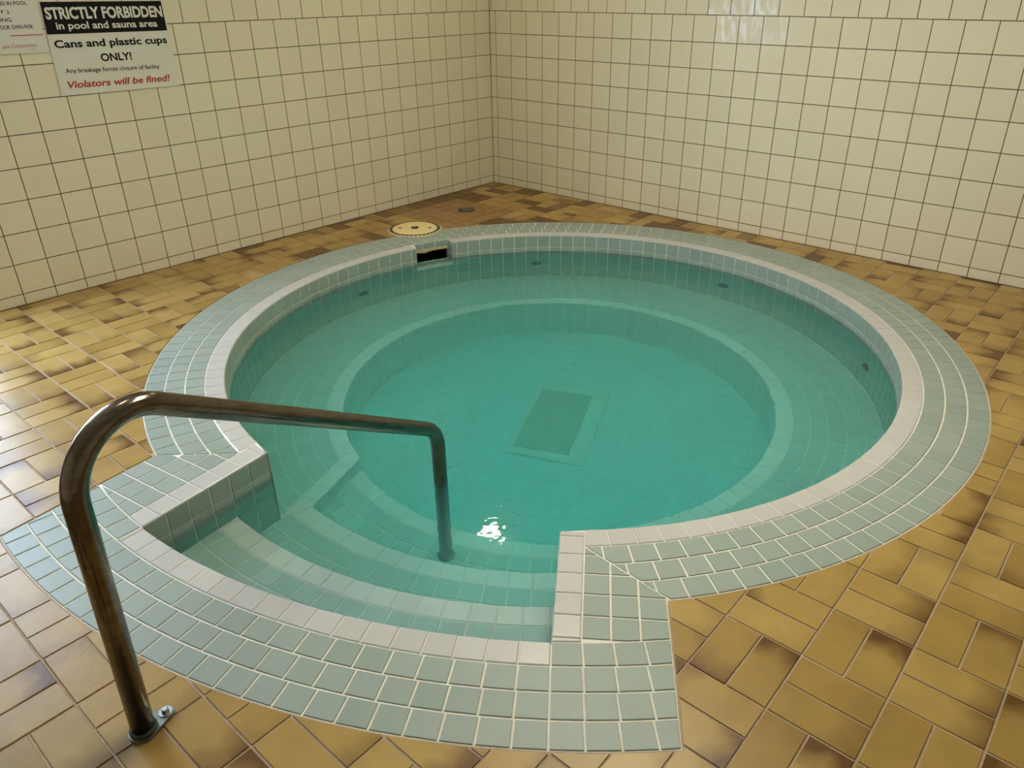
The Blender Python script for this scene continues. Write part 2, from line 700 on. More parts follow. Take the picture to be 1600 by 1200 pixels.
def cuts(first, pitch, end):
    c = [0.0]
    x = first
    while x < end - 0.01:
        c.append(x)
        x += pitch
    c.append(end)
    return c


ts = TileSet('wall_tile', wall_right, M['wall_tile'], gap=0.004, thick=0.006, ch=0.0012, tilt=0.0022)
sh = TileSet('wall_tile', wall_right, M['shiny_tile'], gap=0.004, thick=0.006, ch=0.0012, tilt=0.003)
for z0, z1, up in wall_rows():
    c = cuts(0.172, 0.1503, ROOM_X) if up else cuts(0.0592, T, ROOM_X)
    if up:
        c.insert(1, 0.022)
    for x0, x1 in zip(c[:-1], c[1:]):
        # the wall faces -y: u = +x, v = +z
        new_ = abs(z1 - (ZTOP if not up else ZTOP + TZ)) < 0.01 and 1.88 < (x0 + x1) / 2 < 2.34
        (sh if new_ else ts).add((0, 0, 0), (1, 0, 0), (0, -1, 0), [(x0, z0), (x1, z0), (x1, z1), (x0, z1)])
sh.flush()
ts.flush(294)
ts = TileSet('wall_tile', wall_left, M['wall_tile'], gap=0.004, thick=0.006, ch=0.0012, tilt=0.0022)
for z0, z1, up in wall_rows():
    c = cuts(0.136, 0.1498, -ROOM_Y) if up else cuts(0.1603, T, -ROOM_Y)
    for s0, s1 in zip(c[:-1], c[1:]):
        y0, y1 = -s1, -s0
        polys = [(y0, y1, z0, z1)]
        if y1 > WIN_Y0 and y0 < WIN_Y1 and z1 > WIN_Z0 and z0 < WIN_Z1:
            polys = []
            if y1 > WIN_Y1:
                polys.append((WIN_Y1, y1, z0, z1))
                y1c = WIN_Y1
            else:
                y1c = y1
            if y0 < WIN_Y0:
                polys.append((y0, WIN_Y0, z0, z1))
                y0c = WIN_Y0
            else:
                y0c = y0
            if z0 < WIN_Z0:
                polys.append((y0c, y1c, z0, WIN_Z0))
            if z1 > WIN_Z1:
                polys.append((y0c, y1c, WIN_Z1, z1))
        for a, b, c0, c1 in polys:
            # the wall faces +x: u = +y, v = +z
            ts.add((0, 0, 0), (0, 1, 0), (1, 0, 0), [(a, c0), (b, c0), (b, c1), (a, c1)])
ts.flush()

# ------------------------------------------------------------------ floor tiles: 100 x 200 basketweave
GR = math.radians(0.5)
GP = Vector((4.0, -3.0))


def g2w(x, y):
    dx, dy = x - GP.x, y - GP.y
    return (GP.x + dx * math.cos(GR) - dy * math.sin(GR), GP.y + dx * math.sin(GR) + dy * math.cos(GR))


GAP = 0.006
ts = TileSet('floor_tile', floor, M['floor_tile'], gap=GAP, thick=0.006, ch=0.0012, tilt=0.003, jitter=0.0004)
tp = TileSet('floor_tile', floor, M['patch_tile'], gap=0.010, thick=0.006, ch=0.0012, tilt=0.008, jitter=0.0004)
OUT_BIG = OUTLINE
ocx = [p[0] for p in OUTLINE]
ocy = [p[1] for p in OUTLINE]
OBB = (min(ocx), max(ocx), min(ocy), max(ocy))


def seg_near(poly):
    xs = [p[0] for p in poly]
    ys = [p[1] for p in poly]
    return not (max(xs) < OBB[0] or min(xs) > OBB[1] or max(ys) < OBB[2] or min(ys) > OBB[3])


def cut_piece(tset, quad, ins):
    """a floor tile cut round the tub"""
    sub = inset(quad, ins) or quad
    bb = (min(p[0] for p in sub) - .1, max(p[0] for p in sub) + .1, min(p[1] for p in sub) - .1, max(p[1] for p in sub) + .1)
    n4 = len(sub)
    vs = [Vector(p) for p in sub]
    ed = [(i, (i + 1) % n4) for i in range(n4)]
    for i in range(len(OUTC)):
        a, b = OUTC[i], OUTC[(i + 1) % len(OUTC)]
        if (bb[0] < a[0] < bb[1] and bb[2] < a[1] < bb[3]) or (bb[0] < b[0] < bb[1] and bb[2] < b[1] < bb[3]):
            k = len(vs)
            vs += [Vector(a), Vector(b)]
            ed.append((k, k + 1))
    r = delaunay_2d_cdt(vs, ed, [], 0, 1e-5)
    keep = []
    A = 0
    for f in r[2]:
        c = sum((r[0][i] for i in f), Vector((0, 0))) / len(f)
        if inside([tuple(p) for p in sub], c.x, c.y) and not inside(OUTC, c.x, c.y):
            f = list(f)
            if area2([tuple(r[0][i]) for i in f]) < 0:
                f = f[::-1]
            ar = area2([tuple(r[0][i]) for i in f])
            if ar > 1e-8:
                keep.append(f)
                A += ar
    if A < 1.0e-4:
        return
    used = sorted({i for f in keep for i in f})
    mp = {i: k for k, i in enumerate(used)}
    cx = sum(r[0][i].x for i in used) / len(used)
    cy = sum(r[0][i].y for i in used) / len(used)
    n = len(used)
    v3 = [(r[0][i].x - cx, r[0][i].y - cy, 0) for i in used] + [(r[0][i].x - cx, r[0][i].y - cy, -0.006) for i in used]
    fs = [tuple(mp[i] for i in f) for f in keep]
    cnt = {}
    for f in fs:
        for i in range(3):
            e = (f[i], f[(i + 1) % 3])
            cnt[e] = 1
    for (a, b) in list(cnt):
        if (b, a) not in cnt:
            fs.append((b, a, n + a, n + b))
    k = math.sqrt(A) / 2
    tset.raw((cx, cy, 0), v3, fs, [(cx - k, cy - k, 0), (cx + k, cy - k, 0), (cx + k, cy + k, 0), (cx - k, cy + k, 0)])


# outline widened by a joint's width
OUTC = []
for i, p in enumerate(OUTLINE):
    a = Vector(OUTLINE[i - 1])
    b = Vector(OUTLINE[(i + 1) % len(OUTLINE)])
    d = (b - a).normalized()
    nrm = Vector((d.y, -d.x))
    OUTC.append(tuple(Vector(p) + nrm * 0.005))

for ix in range(-2, 34):
    for iy in range(-36, 3):
        x0, y0 = 0.166 + (ix - 1) * 0.2, -0.128 + iy * 0.2
        patch = (1 <= ix <= 3) and (-5 <= iy <= -3)
        vert = ((ix + iy) % 2 == 1)
        cells = []
        if patch:
            for a in (0, 1):
                for b in (0, 1):
                    cells.append((x0 + .1 * a, y0 + .1 * b, .1, .1))
        elif vert:
            cells = [(x0, y0, .1, .2), (x0 + .1, y0, .1, .2)]
        else:
            cells = [(x0, y0, .2, .1), (x0, y0 + .1, .2, .1)]
        for cx, cy, w, h in cells:
            q = [g2w(cx, cy), g2w(cx + w, cy), g2w(cx + w, cy + h), g2w(cx, cy + h)]
            full = len(q)
            for p_, n_ in (((0, 0), (1, 0)), ((0, 0), (0, -1)), ((ROOM_X, 0), (-1, 0)), ((0, ROOM_Y), (0, 1))):
                q = clip(q, p_, n_)
                if len(q) < 3:
                    break
            if len(q) < 3 or area2(q) < 3e-4:
                continue
            tset = tp if patch else ts
            if seg_near(q):
                ins_ = [inside(OUTC, *p) for p in q]
                mid = [(q[i - 1][0] + (q[i][0] - q[i - 1][0]) * t / 8, q[i - 1][1] + (q[i][1] - q[i - 1][1]) * t / 8)
                       for i in range(len(q)) for t in range(1, 8)]
                ins_ += [inside(OUTC, *p) for p in mid]
                if all(ins_):
                    continue
                if any(ins_):
                    cut_piece(tset, q, GAP / 2)
                    continue
            # local x runs along the tile's length
            ux = Vector((math.cos(GR), math.sin(GR), 0))
            if h > w:
                ux = Vector((-math.sin(GR), math.cos(GR), 0))
            vy = Vector((-ux.y, ux.x, 0))
            o = Vector((q[0][0], q[0][1], 0))
            loc = [((Vector((p[0], p[1], 0)) - o).dot(ux), (Vector((p[0], p[1], 0)) - o).dot(vy)) for p in q]
            tset.add(o, ux, (0, 0, 1), loc)
tp.flush(60)
ts.flush(264)

# ------------------------------------------------------------------ the tub
tub = thing('hot_tub', (CEN.x, CEN.y, ZF), 'round sunken hot tub with pale green tiled rim and curved entry steps', 'hot tub')
UP = Vector((0, 0, 1))


def v3(p, z=0.0):
    return Vector((p[0], p[1], z))


# coping bed: strips between the inner and the outer path, notched at the skimmer
mb = MB()
tin, tout = [], []
for i, (a, b) in enumerate(zip(inner_path, outer_path)):
    tin.append(a)
    tout.append(b)
full_in = [(p, i < n_ring) for i, p in enumerate(inner_path)]


def notch(p):
    a = ang(p) % (2 * PI)
    return SK0 < a < SK1


n = len(inner_path)
for i in range(n):
    j = (i + 1) % n
    a, b, c, d = inner_path[i], inner_path[j], outer_path[j], outer_path[i]
    if i < n_ring - 1 and notch((a + b) / 2):
        a, b = pol(CEN, SKR, ang(a)), pol(CEN, SKR, ang(b))
    else:
        a = a + (d - a).normalized() * 0.003
        b = b + (c - b).normalized() * 0.003
    z0, z1 = -0.05, -0.003
    mb.add([v3(a, z1), v3(b, z1), v3(c, z1), v3(d, z1), v3(a, z0), v3(b, z0), v3(c, z0), v3(d, z0)],
           [(0, 3, 2, 1), (4, 5, 6, 7), (0, 1, 5, 4), (3, 7, 6, 2)])
coping = mb.build('coping', M['pool_grout'], tub)

# basin wall bed
mb = MB()
for i in range(n):
    j = (i + 1) % n
    if i == n - 1:
        pass
    a, b = inner_path[i], inner_path[j]
    da = (outer_path[i] - a).normalized()
    db = (outer_path[j] - b).normalized()
    a1, b1, a2, b2 = a + da * 0.004, b + db * 0.004, a + da * 0.06, b + db * 0.06
    z1 = -0.006
    if i < n_ring - 1 and notch((a + b) / 2):
        z1 = -0.163
        a2, b2 = pol(CEN, SKR + 0.2, ang(a)), pol(CEN, SKR + 0.2, ang(b))
    z0 = -1.06
    mb.add([v3(a1, z1), v3(b1, z1), v3(b2, z1), v3(a2, z1), v3(a1, z0), v3(b1, z0), v3(b2, z0), v3(a2, z0)],
           [(0, 3, 2, 1), (0, 1, 5, 4), (2, 3, 7, 6), (4, 5, 6, 7), (0, 4, 7, 3), (1, 2, 6, 5)])
for p_, o_, nn_, sgn_ in ((iA, oA, (iA - iB), 1), (iD, oD, (iD - iC), -1)):
    side = perp(p_, iB if sgn_ > 0 else iC, o_)
    rad_ = (p_ - CEN).normalized()
    mb.slab([tuple(p_ + (o_ - p_).normalized() * 0.001), tuple(p_ + side * 0.03 + rad_ * 0.002), tuple(p_ + rad_ * 0.03 + side * 0.002)], -1.06, -0.006)
basin = mb.build('basin_wall', M['pool_grout'], tub)

# --- coping tiles
gt = TileSet('coping_tile', coping, M['green_tile'], gap=0.006, ch=0.0012, tilt=0.0015)
wt = TileSet('edge_tile', coping, M['white_tile'], gap=0.0025, ch=0.003, tilt=0.001, thick=0.012)


def radial_tile(tset, c, r0, r1, a0, a1, clips=(), z=0.0):
    am = (a0 + a1) / 2
    u = Vector((-math.sin(am), math.cos(am), 0))
    rd = Vector((math.cos(am), math.sin(am), 0))
    pts = [pol(c, r1, a0), pol(c, r0, a0), pol(c, r0, a1), pol(c, r1, a1)]
    pts = [tuple(p) for p in pts][::-1]
    if area2(pts) < 0:
        pts = pts[::-1]
    for p_, n_ in clips:
        pts = clip(pts, p_, n_)
        if len(pts) < 3:
            return
    o = v3(c, z) + rd * r0
    vv = UP.cross(u)
    loc = [((v3(p, z) - o).dot(u), (v3(p, z) - o).dot(vv)) for p in pts]
    tset.add(o, u, UP, loc)


ring_mid = CEN + Vector((0, 1.6))
mitA = (iA, perp(iA, oA, CEN + Vector((-1.6, -0.6))))
mitD = (iD, perp(iD, oD, CEN + Vector((1.6, 0.2))))
for row in range(4):
    r0, r1 = RI + row * RW, RI + (row + 1) * RW
    rm = (r0 + r1) / 2
    a = aD_i - 0.25 if row else aD_i - 0.1
    a = aD_i + (aD_o - aD_i) * (row / 4) - 0.06
    end = aA_i + (aA_o - aA_i) * ((row) / 4) + 0.1
    end = max(end, aA_o if row else aA_i) + 0.05
    pitch = 0.0785 / rm
    while a < end:
        b = a + pitch
        near = []
        if b > aA_o - 0.25 or a > aA_o - 0.3:
            near = [mitA] if row else [(iA + perp(iA, iB, oA) * (SIDE_A / 4), perp(iA, iB, oA))]
        elif a < aD_o + 0.6:
            near = [mitD] if row else [(iD + perp(iD, iC, oD) * (SIDE_D / 4), perp(iD, iC, oD))]
        tset = wt if row == 0 else gt
        am = ((a + b) / 2) % (2 * PI)
        if row == 0 and (SK0 < a < SK1 or SK0 < b < SK1):
            if a < SK0 < b:
                radial_tile(wt, CEN, r0, r1, a, SK0)
            elif a < SK1 < b:
                radial_tile(wt, CEN, r0, r1, SK1, b)
        elif row == 1 and (SK0 < am < SK1):
            radial_tile(gt, CEN, SKR - 0.002, r1, a, b)
        else:
            radial_tile(tset, CEN, r0, r1, a, b, near)
        a = b

# --- side strips of the entry bay


def side_strip(p0, p1, q0, width, mit, away, front_sign):
    """white + three green rows beside the straight edge p0->p1"""
    d = (p1 - p0).normalized()
    nn = perp(p0, p1, q0)
    rw = width / 4
    for row in range(4):
        s = -0.45
        k = 0
        while s < (p1 - p0).length + 0.2:
            e = s + 0.0785
            corners = [p0 + d * s + nn * (rw * row), p0 + d * e + nn * (rw * row),
                       p0 + d * e + nn * (rw * (row + 1)), p0 + d * s + nn * (rw * (row + 1))]
            pts = [tuple(c) for c in corners]
            if area2(pts) < 0:
                pts = pts[::-1]
            if row:
                pts = clip(pts, *mit)
            else:
                rd0 = (p0 - CEN).normalized()
                pts = clip(pts, p0 - rd0 * 0.001, rd0)
            if len(pts) >= 3:
                cx = Vector((sum(p[0] for p in pts) / len(pts), sum(p[1] for p in pts) / len(pts)))
                rd = (cx - FC).normalized()
                pts = clip(pts, FC + rd * FR, -rd)
            if len(pts) >= 3:
                u = v3(d)
                vv = UP.cross(u)
                o = v3(p0)
                loc = [((v3(p) - o).dot(u), (v3(p) - o).dot(vv)) for p in pts]
                (wt if row == 0 else gt).add(o, u, UP, loc)
            s = e
            k += 1


nA = perp(iA, iB, oA)
nD = perp(iD, iC, oD)
side_strip(iA, iB, oA, SIDE_A, (iA, perp(iA, oA, iB)), None, 1)
side_strip(iD, iC, oD, SIDE_D, (iD, perp(iD, oD, iC)), None, 1)
lineA_o = (iA + nA * SIDE_A, -nA)
lineD_o = (iD + nD * SIDE_D, -nD)
# --- front arc rows
for row in range(4):
    r0, r1 = FR + row * FW, FR + (row + 1) * FW
    pitch = 0.0785 / ((r0 + r1) / 2)
    spans = []
    if row == 0:
        spans = [(fC, fB, wt, -1), (fC, fC + 0.25, gt, 1), (fB, fB - 0.25, gt, -1)]
    else:
        spans = [(fC, fB - 0.25, gt, -1), (fC, fC + 0.25, gt, 1)]
    for s, e, tset, sg in spans:
        a = s
        while (a - e) * sg < -1e-6:
            b = a + sg * pitch
            if tset is wt and (b - e) * sg > 0:
                b = e
            radial_tile(tset, FC, r0, r1, min(a, b), max(a, b), [lineA_o, lineD_o])
            a = b
gt.flush(300)
wt.flush(300)

# --- basin wall tiles
top = TileSet('wall_tile', basin, M['green_tile'], gap=0.005, ch=0.001, tilt=0.0015)
under = TileSet('submerged_wall_tile', basin, M['green_tile'], gap=0.005, ch=0.001, tilt=0.0015)
deep = TileSet('submerged_wall_tile', basin, M['teal_tile'], gap=0.005, ch=0.001, tilt=0.0015)
ROWS = (top, under, deep)
PT = 0.0767


def rows_z(zb):
    z = -0.004
    out = []
    while z > zb + 0.004:
        z2 = max(z - 0.0757, zb)
        out.append((z, z2))
        z = z2
    return out


pitch = (aA_i - aD_i) / round((aA_i - aD_i) * RI / PT)
nw = round((aA_i - aD_i) / pitch)
JETS = [math.radians(a) for a in (40.2, 86.4, 134.4, 180.4)]
for ri, (z1, z0) in enumerate(rows_z(ZB)):
    for k in range(nw):
        a0 = aD_i + pitch * k
        a1 = a0 + pitch
        if z1 > -0.16 and (a1 % (2 * PI)) > SK0 and (a0 % (2 * PI)) < SK1:
            if a0 % (2 * PI) < SK0:
                a1 = SK0
            elif a1 % (2 * PI) > SK1:
                a0 = SK1
            else:
                continue
        am = (a0 + a1) / 2
        nrm = Vector((-math.cos(am), -math.sin(am), 0))
        u = UP.cross(nrm)   # so that n x u = up
        rr = RI * math.cos((a1 - a0) / 2)
        hw = RI * math.sin((a1 - a0) / 2)
        o = v3(CEN) - nrm * rr
        ROWS[min(ri, 2)].add(o, u, nrm, [(-hw, z0), (hw, z0), (hw, z1), (-hw, z1)])


def flat_wall(p0, p1, toward, depth_at, n_tiles):
    d = (p1 - p0)
    L = d.length
    d.normalize()
    nrm = v3(perp(p0, p1, toward))
    u = UP.cross(nrm)
    sg = 1 if u.dot(v3(d)) > 0 else -1
    w = L / n_tiles
    for k in range(n_tiles):
        ext = 0.0035 if k == 0 else 0.0
        zb = depth_at(w * (k + 0.5))
        for ri, (z1, z0) in enumerate(rows_z(zb)):
            x0, x1 = sorted((sg * (w * k - ext), sg * w * (k + 1)))
            ROWS[min(ri, 2)].add(v3(p0), u, nrm, [(x0, z0), (x1, z0), (x1, z1), (x0, z1)])


flat_wall(iA, iB, iD, lambda s: Z2 if s < 0.17 else Z1, 6)
flat_wall(iD, iC, iA, lambda s: Z2 if s < 0.15 else Z1, 6)
nfw = 17
for k in range(nfw):
    a0 = fB + (fC - fB) * k / nfw
    a1 = fB + (fC - fB) * (k + 1) / nfw
    am = (a0 + a1) / 2
    nrm = Vector((-math.cos(am), -math.sin(am), 0))
    u = UP.cross(nrm)
    hw = FR * math.sin((a1 - a0) / 2)
    for ri, (z1, z0) in enumerate(rows_z(Z1)):
        ROWS[min(ri, 2)].add(v3(FC) - nrm * FR * math.cos((a1 - a0) / 2), u, nrm,
                                        [(-hw, z0), (hw, z0), (hw, z1), (-hw, z1)])
top.flush(200)
under.flush(120)
deep.flush(180)

# --- bench
bA = pol(CEN, RB, math.radians(-105.6))
bD = pol(CEN, RB, math.radians(-39.1))
abA, abD = ang(bA) + 2 * PI, ang(bD)
kA = perp(bA, iA, CEN + Vector((-1, -0.5)))      # towards the bench on the left
kD = perp(bD, iD, CEN + Vector((1, 0)))
poly = [pol(CEN, RB + 0.003, abD + (abA - abD) * k / 90) for k in range(91)]
poly += [pol(CEN, RI + 0.02, aA_i + (aD_i - aA_i) * k / 110) for k in range(111)]
bench = MB().slab([tuple(p) for p in poly], ZF - 0.05, ZB - 0.003).build('bench', M['basin_grout'], tub)
bt = TileSet('bench_tile', bench, M['brightened_aqua_tile'], gap=0.004, ch=0.001, tilt=0.001)
bn = TileSet('bench_edge_tile', bench, M['brightened_nosing_tile'], gap=0.004, ch=0.002, tilt=0.001)
NW_ = 0.0765
rows = [(RB, RB + NW_)] + [(RB + NW_ + (RI - RB - NW_) * k / 5, RB + NW_ + (RI - RB - NW_) * (k + 1) / 5) for k in range(5)]
for ri, (r0, r1) in enumerate(rows):
    p = 0.0775 / ((r0 + r1) / 2)
    a = abD - 0.35 + 0.3 * p * ri
    while a < abA + 0.35:
        b = a + p
        cl = []
        if b > abA - 0.2:
            cl = [(bA + kA * (0 if ri == 0 else NW_), kA)]
        elif a < abD + 0.2:
            cl = [(bD + kD * (0 if ri == 0 else NW_), kD)]
        radial_tile(bn if ri == 0 else bt, CEN, r0, r1, a, b, cl, ZB)
        a = b
for p0, p1, kk in ((bA, iA, kA), (bD, iD, kD)):
    d = (p1 - p0).normalized()
    L = (p1 - p0).length
    s = 0.0
    while s < L - 0.01:
        e = min(s + 0.0775, L)
        pts = [tuple(p0 + d * s), tuple(p0 + d * e), tuple(p0 + d * e + kk * NW_), tuple(p0 + d * s + kk * NW_)]
        if area2(pts) < 0:
            pts = pts[::-1]
        cx = Vector((sum(p[0] for p in pts) / 4, sum(p[1] for p in pts) / 4))
        rd = (cx - CEN).normalized()
        pts = clip(pts, CEN + rd * (RB + NW_), rd)
        if len(pts) >= 3:
            pts = clip(pts, CEN + rd * RI, -rd)
        if len(pts) >= 3:
            o = v3(p0, ZB)
            u = v3(d)
            vv = UP.cross(u)
            bn.add(o, u, UP, [((v3(q, ZB) - o).dot(u), (v3(q, ZB) - o).dot(vv)) for q in pts])
        s = e
bt.flush(300)
bn.flush(150)
# riser under the bench edge
rt = TileSet('bench_riser_tile', bench, M['brightened_aqua_tile'], gap=0.004, ch=0.001, tilt=0.0015)
nb = round((abA - abD) * RB / PT)
zr = [ZB - 0.006 - k * (ZB - 0.006 - ZF) / 5.5 for k in range(6)] + [ZF]
for z1, z0 in zip(zr[:-1], zr[1:]):
    for k in range(nb):
        a0 = abD + (abA - abD) * k / nb
        a1 = abD + (abA - abD) * (k + 1) / nb
        am = (a0 + a1) / 2
        nrm = Vector((-math.cos(am), -math.sin(am), 0))
        hw = RB * math.sin((a1 - a0) / 2)
        rt.add(v3(CEN) - nrm * RB * math.cos((a1 - a0) / 2), UP.cross(nrm), nrm,
               [(-hw, z0), (hw, z0), (hw, z1), (-hw, z1)])
for p0, p1, toward in ((bA, iA, iD), (bD, iD, iA)):
    d = (p1 - p0).normalized()
    nrm = v3(perp(p0, p1, toward))
    u = UP.cross(nrm)
    sg = 1 if u.dot(v3(d)) > 0 else -1
    for k in range(5):
        x0, x1 = sorted((sg * 0.078 * k, sg * 0.078 * (k + 1)))
        rt.add(v3(p0), u, nrm, [(x0, Z3), (x1, Z3), (x1, ZB - 0.006), (x0, ZB - 0.006)])
rt.flush(260)

# --- steps


def arc(c, r_, a0, a1, n_=24):
    return [pol(c, r_, a0 + (a1 - a0) * k / n_) for k in range(n_ + 1)]


def step(zt, nose_c, nose_r, back, sides, slab_poly):
    st = MB().slab([tuple(p) for p in slab_poly], ZF - 0.04, zt - 0.003).build('step', M['pool_grout'], tub)
    gn = TileSet('step_tile', st, M['brightened_aqua_tile'], gap=0.005, ch=0.001, tilt=0.001)
    wn = TileSet('step_edge_tile', st, M['brightened_nosing_tile'], gap=0.004, ch=0.002, tilt=0.001)
    bc, br = back
    for row in range(5):
        r0, r1 = nose_r + row * 0.0765, nose_r + (row + 1) * 0.0765
        p = 0.079 / ((r0 + r1) / 2)
        a = math.radians(-115)
        while a < math.radians(-25):
            b = a + p
            mid = pol(nose_c, (r0 + r1) / 2, (a + b) / 2)
            rd = (mid - bc).normalized()
            cl = [(bc + rd * br, -rd)]
            for (p_, n_, rmin, rmax) in sides:
                if rmin <= (mid - CEN).length < rmax:
                    cl.append((p_, n_))
            radial_tile(wn if row == 0 else gn, nose_c, r0, r1, a, b, cl, zt)
            a = b
    wn.flush(100)
    gn.flush(150)
    return st


S_A = (iA, -nA, RI, 9)
S_D = (iD, -nD, RI, 9)
S_bA = (iA, -kA, 0, RI)
S_bD = (iD, -kD, 0, RI)


def on_line(p, d, c, r_):
    """where the line p + t d leaves the circle c, r"""
    q = p - c
    b_ = q.dot(d)
    t = -b_ + math.sqrt(max(b_ * b_ - q.length_squared + r_ * r_, 0))
    return p + d * t


dA, dD = (iB - iA).normalized(), (iC - iD).normalized()
dbA, dbD = (iA - bA).normalized(), (iD - bD).normalized()
n1A, n1D = on_line(iA, dA, N1C, N1R), on_line(iD, dD, N1C, N1R)
n2A, n2D = on_line(bA, dbA, N2C, N2R), on_line(bD, dbD, N2C, N2R)
p1 = arc(N1C, N1R + 0.002, ang(n1A, N1C), ang(n1D, N1C)) + arc(FC, FR + 0.02, fC, fB)
p2 = arc(N2C, N2R + 0.002, ang(n2A, N2C), ang(n2D, N2C)) + [iD] + arc(N1C, N1R + 0.05, ang(n1D, N1C), ang(n1A, N1C)) + [iA]
p3 = arc(CEN, RB + 0.002, ang(bA), ang(bD)) + arc(N2C, N2R + 0.05, ang(n2D, N2C), ang(n2A, N2C))
step(Z1, N1C, N1R, (FC, FR), [S_A, S_D], p1)['label'] = 'topmost curved step'
step(Z2, N2C, N2R, (N1C, N1R), [S_A, S_D, S_bA, S_bD], p2)['label'] = 'middle curved step'
step(Z3, CEN, RB, (N2C, N2R), [S_bA, S_bD], p3)['label'] = 'lowest curved step'

# --- tub floor
bf = MB().slab([tuple(p) for p in arc(CEN, RB + 0.06, 0, 2 * PI * 71 / 72, 71)], ZF - 0.06, ZF - 0.003).build('basin_floor', M['basin_grout'], tub)
ft = TileSet('basin_floor_tile', bf, M['brightened_turquoise_tile'], gap=0.004, ch=0.001, tilt=0.001)
for k in range(13):
    r1 = RB - k * PT
    r0 = max(r1 - PT, 0.03)
    cnt = max(6, round(2 * PI * (r0 + r1) / 2 / 0.0775))
    for j in range(cnt):
        radial_tile(ft, CEN, r0, r1, 2 * PI * j / cnt, 2 * PI * (j + 1) / cnt, (), ZF)
ft.flush(300)

# --- jets in the wall
M['dark_plastic'] = plain('dark_plastic', (0.008, 0.012, 0.016), 0.6, spec=0.2)
M['grey_plastic'] = plain('grey_green_plastic', (0.022, 0.032, 0.034), 0.5, spec=0.3)
for a in JETS:
    nrm = Vector((-math.cos(a), -math.sin(a), 0))
    c = v3(CEN, -0.345) - nrm * (RI + 0.004)
    j = MB().lathe([(0.033, 0.0), (0.033, 0.010), (0.029, 0.014), (0.021, 0.014), (0.021, 0.004)], c, 24, nrm).build('jet', M['grey_plastic'], tub)
    MB().lathe([(0.021, 0.002), (0.021, 0.006), (0.010, 0.006), (0.010, 0.001)], c, 20, nrm).build('nozzle', M['dark_plastic'], j)

# --- skimmer mouth under the rim
M['cream_plastic'] = plain('cream_plastic', (0.62, 0.50, 0.29), 0.5)
sk = MB()
a0, a1 = SK0, SK1


def sk_face(z0, z1, r_, aa, bb):
    P = [pol(CEN, r_, aa), pol(CEN, r_, bb)]
    return [v3(P[0], z0), v3(P[1], z0), v3(P[1], z1), v3(P[0], z1)]


rb = 1.79
Pf0, Pf1, Pb0, Pb1 = pol(CEN, SKR, a0), pol(CEN, SKR, a1), pol(CEN, rb, a0), pol(CEN, rb, a1)
zt, zb = -0.062, -0.162
sk.add([v3(Pf0, zt), v3(Pf1, zt), v3(Pb1, zt), v3(Pb0, zt), v3(Pf0, zb), v3(Pf1, zb), v3(Pb1, zb), v3(Pb0, zb)],
       [(0, 1, 2, 3), (7, 6, 5, 4), (3, 2, 6, 7), (0, 3, 7, 4), (1, 5, 6, 2)])
skim = sk.build('skimmer_mouth', M['dark_plastic'], tub)
lip = MB()
nseg = 10
for k in range(nseg):
    t0, t1 = k / nseg, (k + 1) / nseg
    sag = lambda t: 0.010 * math.exp(-((t - 0.62) / 0.13) ** 2)
    A0, A1 = pol(CEN, SKR - 0.002, a0 + (a1 - a0) * t0), pol(CEN, SKR - 0.002, a0 + (a1 - a0) * t1)
    B0, B1 = pol(CEN, SKR + 0.02, a0 + (a1 - a0) * t0), pol(CEN, SKR + 0.02, a0 + (a1 - a0) * t1)
    za, zb0, zb1 = -0.046, -0.062 - sag(t0), -0.062 - sag(t1)
    lip.add([v3(A0, za), v3(A1, za), v3(A1, zb1), v3(A0, zb0), v3(B0, za), v3(B1, za), v3(B1, zb1), v3(B0, zb0)],
            [(0, 1, 2, 3), (3, 2, 6, 7), (4, 7, 6, 5), (0, 4, 5, 1)])
lip.build('skimmer_lip', M['cream_plastic'], skim)
st_ = TileSet('skimmer_tile', skim, M['green_tile'], gap=0.004, ch=0.001)
for k in range(3):
    q0, q1 = a0 + (a1 - a0) * k / 3, a0 + (a1 - a0) * (k + 1) / 3
    am = (q0 + q1) / 2
    nrm = Vector((-math.cos(am), -math.sin(am), 0))
    hw = SKR * math.sin((q1 - q0) / 2)
    st_.add(v3(CEN) - nrm * (SKR - 0.002) * math.cos((q1 - q0) / 2), UP.cross(nrm), nrm, [(-hw, -0.046), (hw, -0.046), (hw, -0.004), (-hw, -0.004)])
    radial_tile(st_, CEN, RI, SKR, q0, q1, (), -0.160)
for aa, sg in ((a0, 1), (a1, -1)):
    rd = Vector((math.cos(aa), math.sin(aa), 0))
    nrm = Vector((-math.sin(aa), math.cos(aa), 0)) * sg
    u = UP.cross(nrm)
    s_ = 1 if u.dot(rd) > 0 else -1
    for z1, z0 in ((-0.004, -0.08), (-0.08, -0.158)):
        x0, x1 = sorted((s_ * RI, s_ * SKR))
        st_.add(v3(CEN) + nrm * 0.001, u, nrm, [(x0, z0), (x1, z0), (x1, z1), (x0, z1)])
st_.flush(50)
# masonry cheeks that carry the notch's side tiles
for aa, sg in ((a0, -1), (a1, 1)):
    q = aa + sg * 0.012
    MB().slab([tuple(pol(CEN, RI + 0.006, aa)), tuple(pol(CEN, SKR + 0.03, aa)), tuple(pol(CEN, SKR + 0.03, q)), tuple(pol(CEN, RI + 0.006, q))], -0.17, -0.006).build('skimmer_cheek', M['pool_grout'], skim)

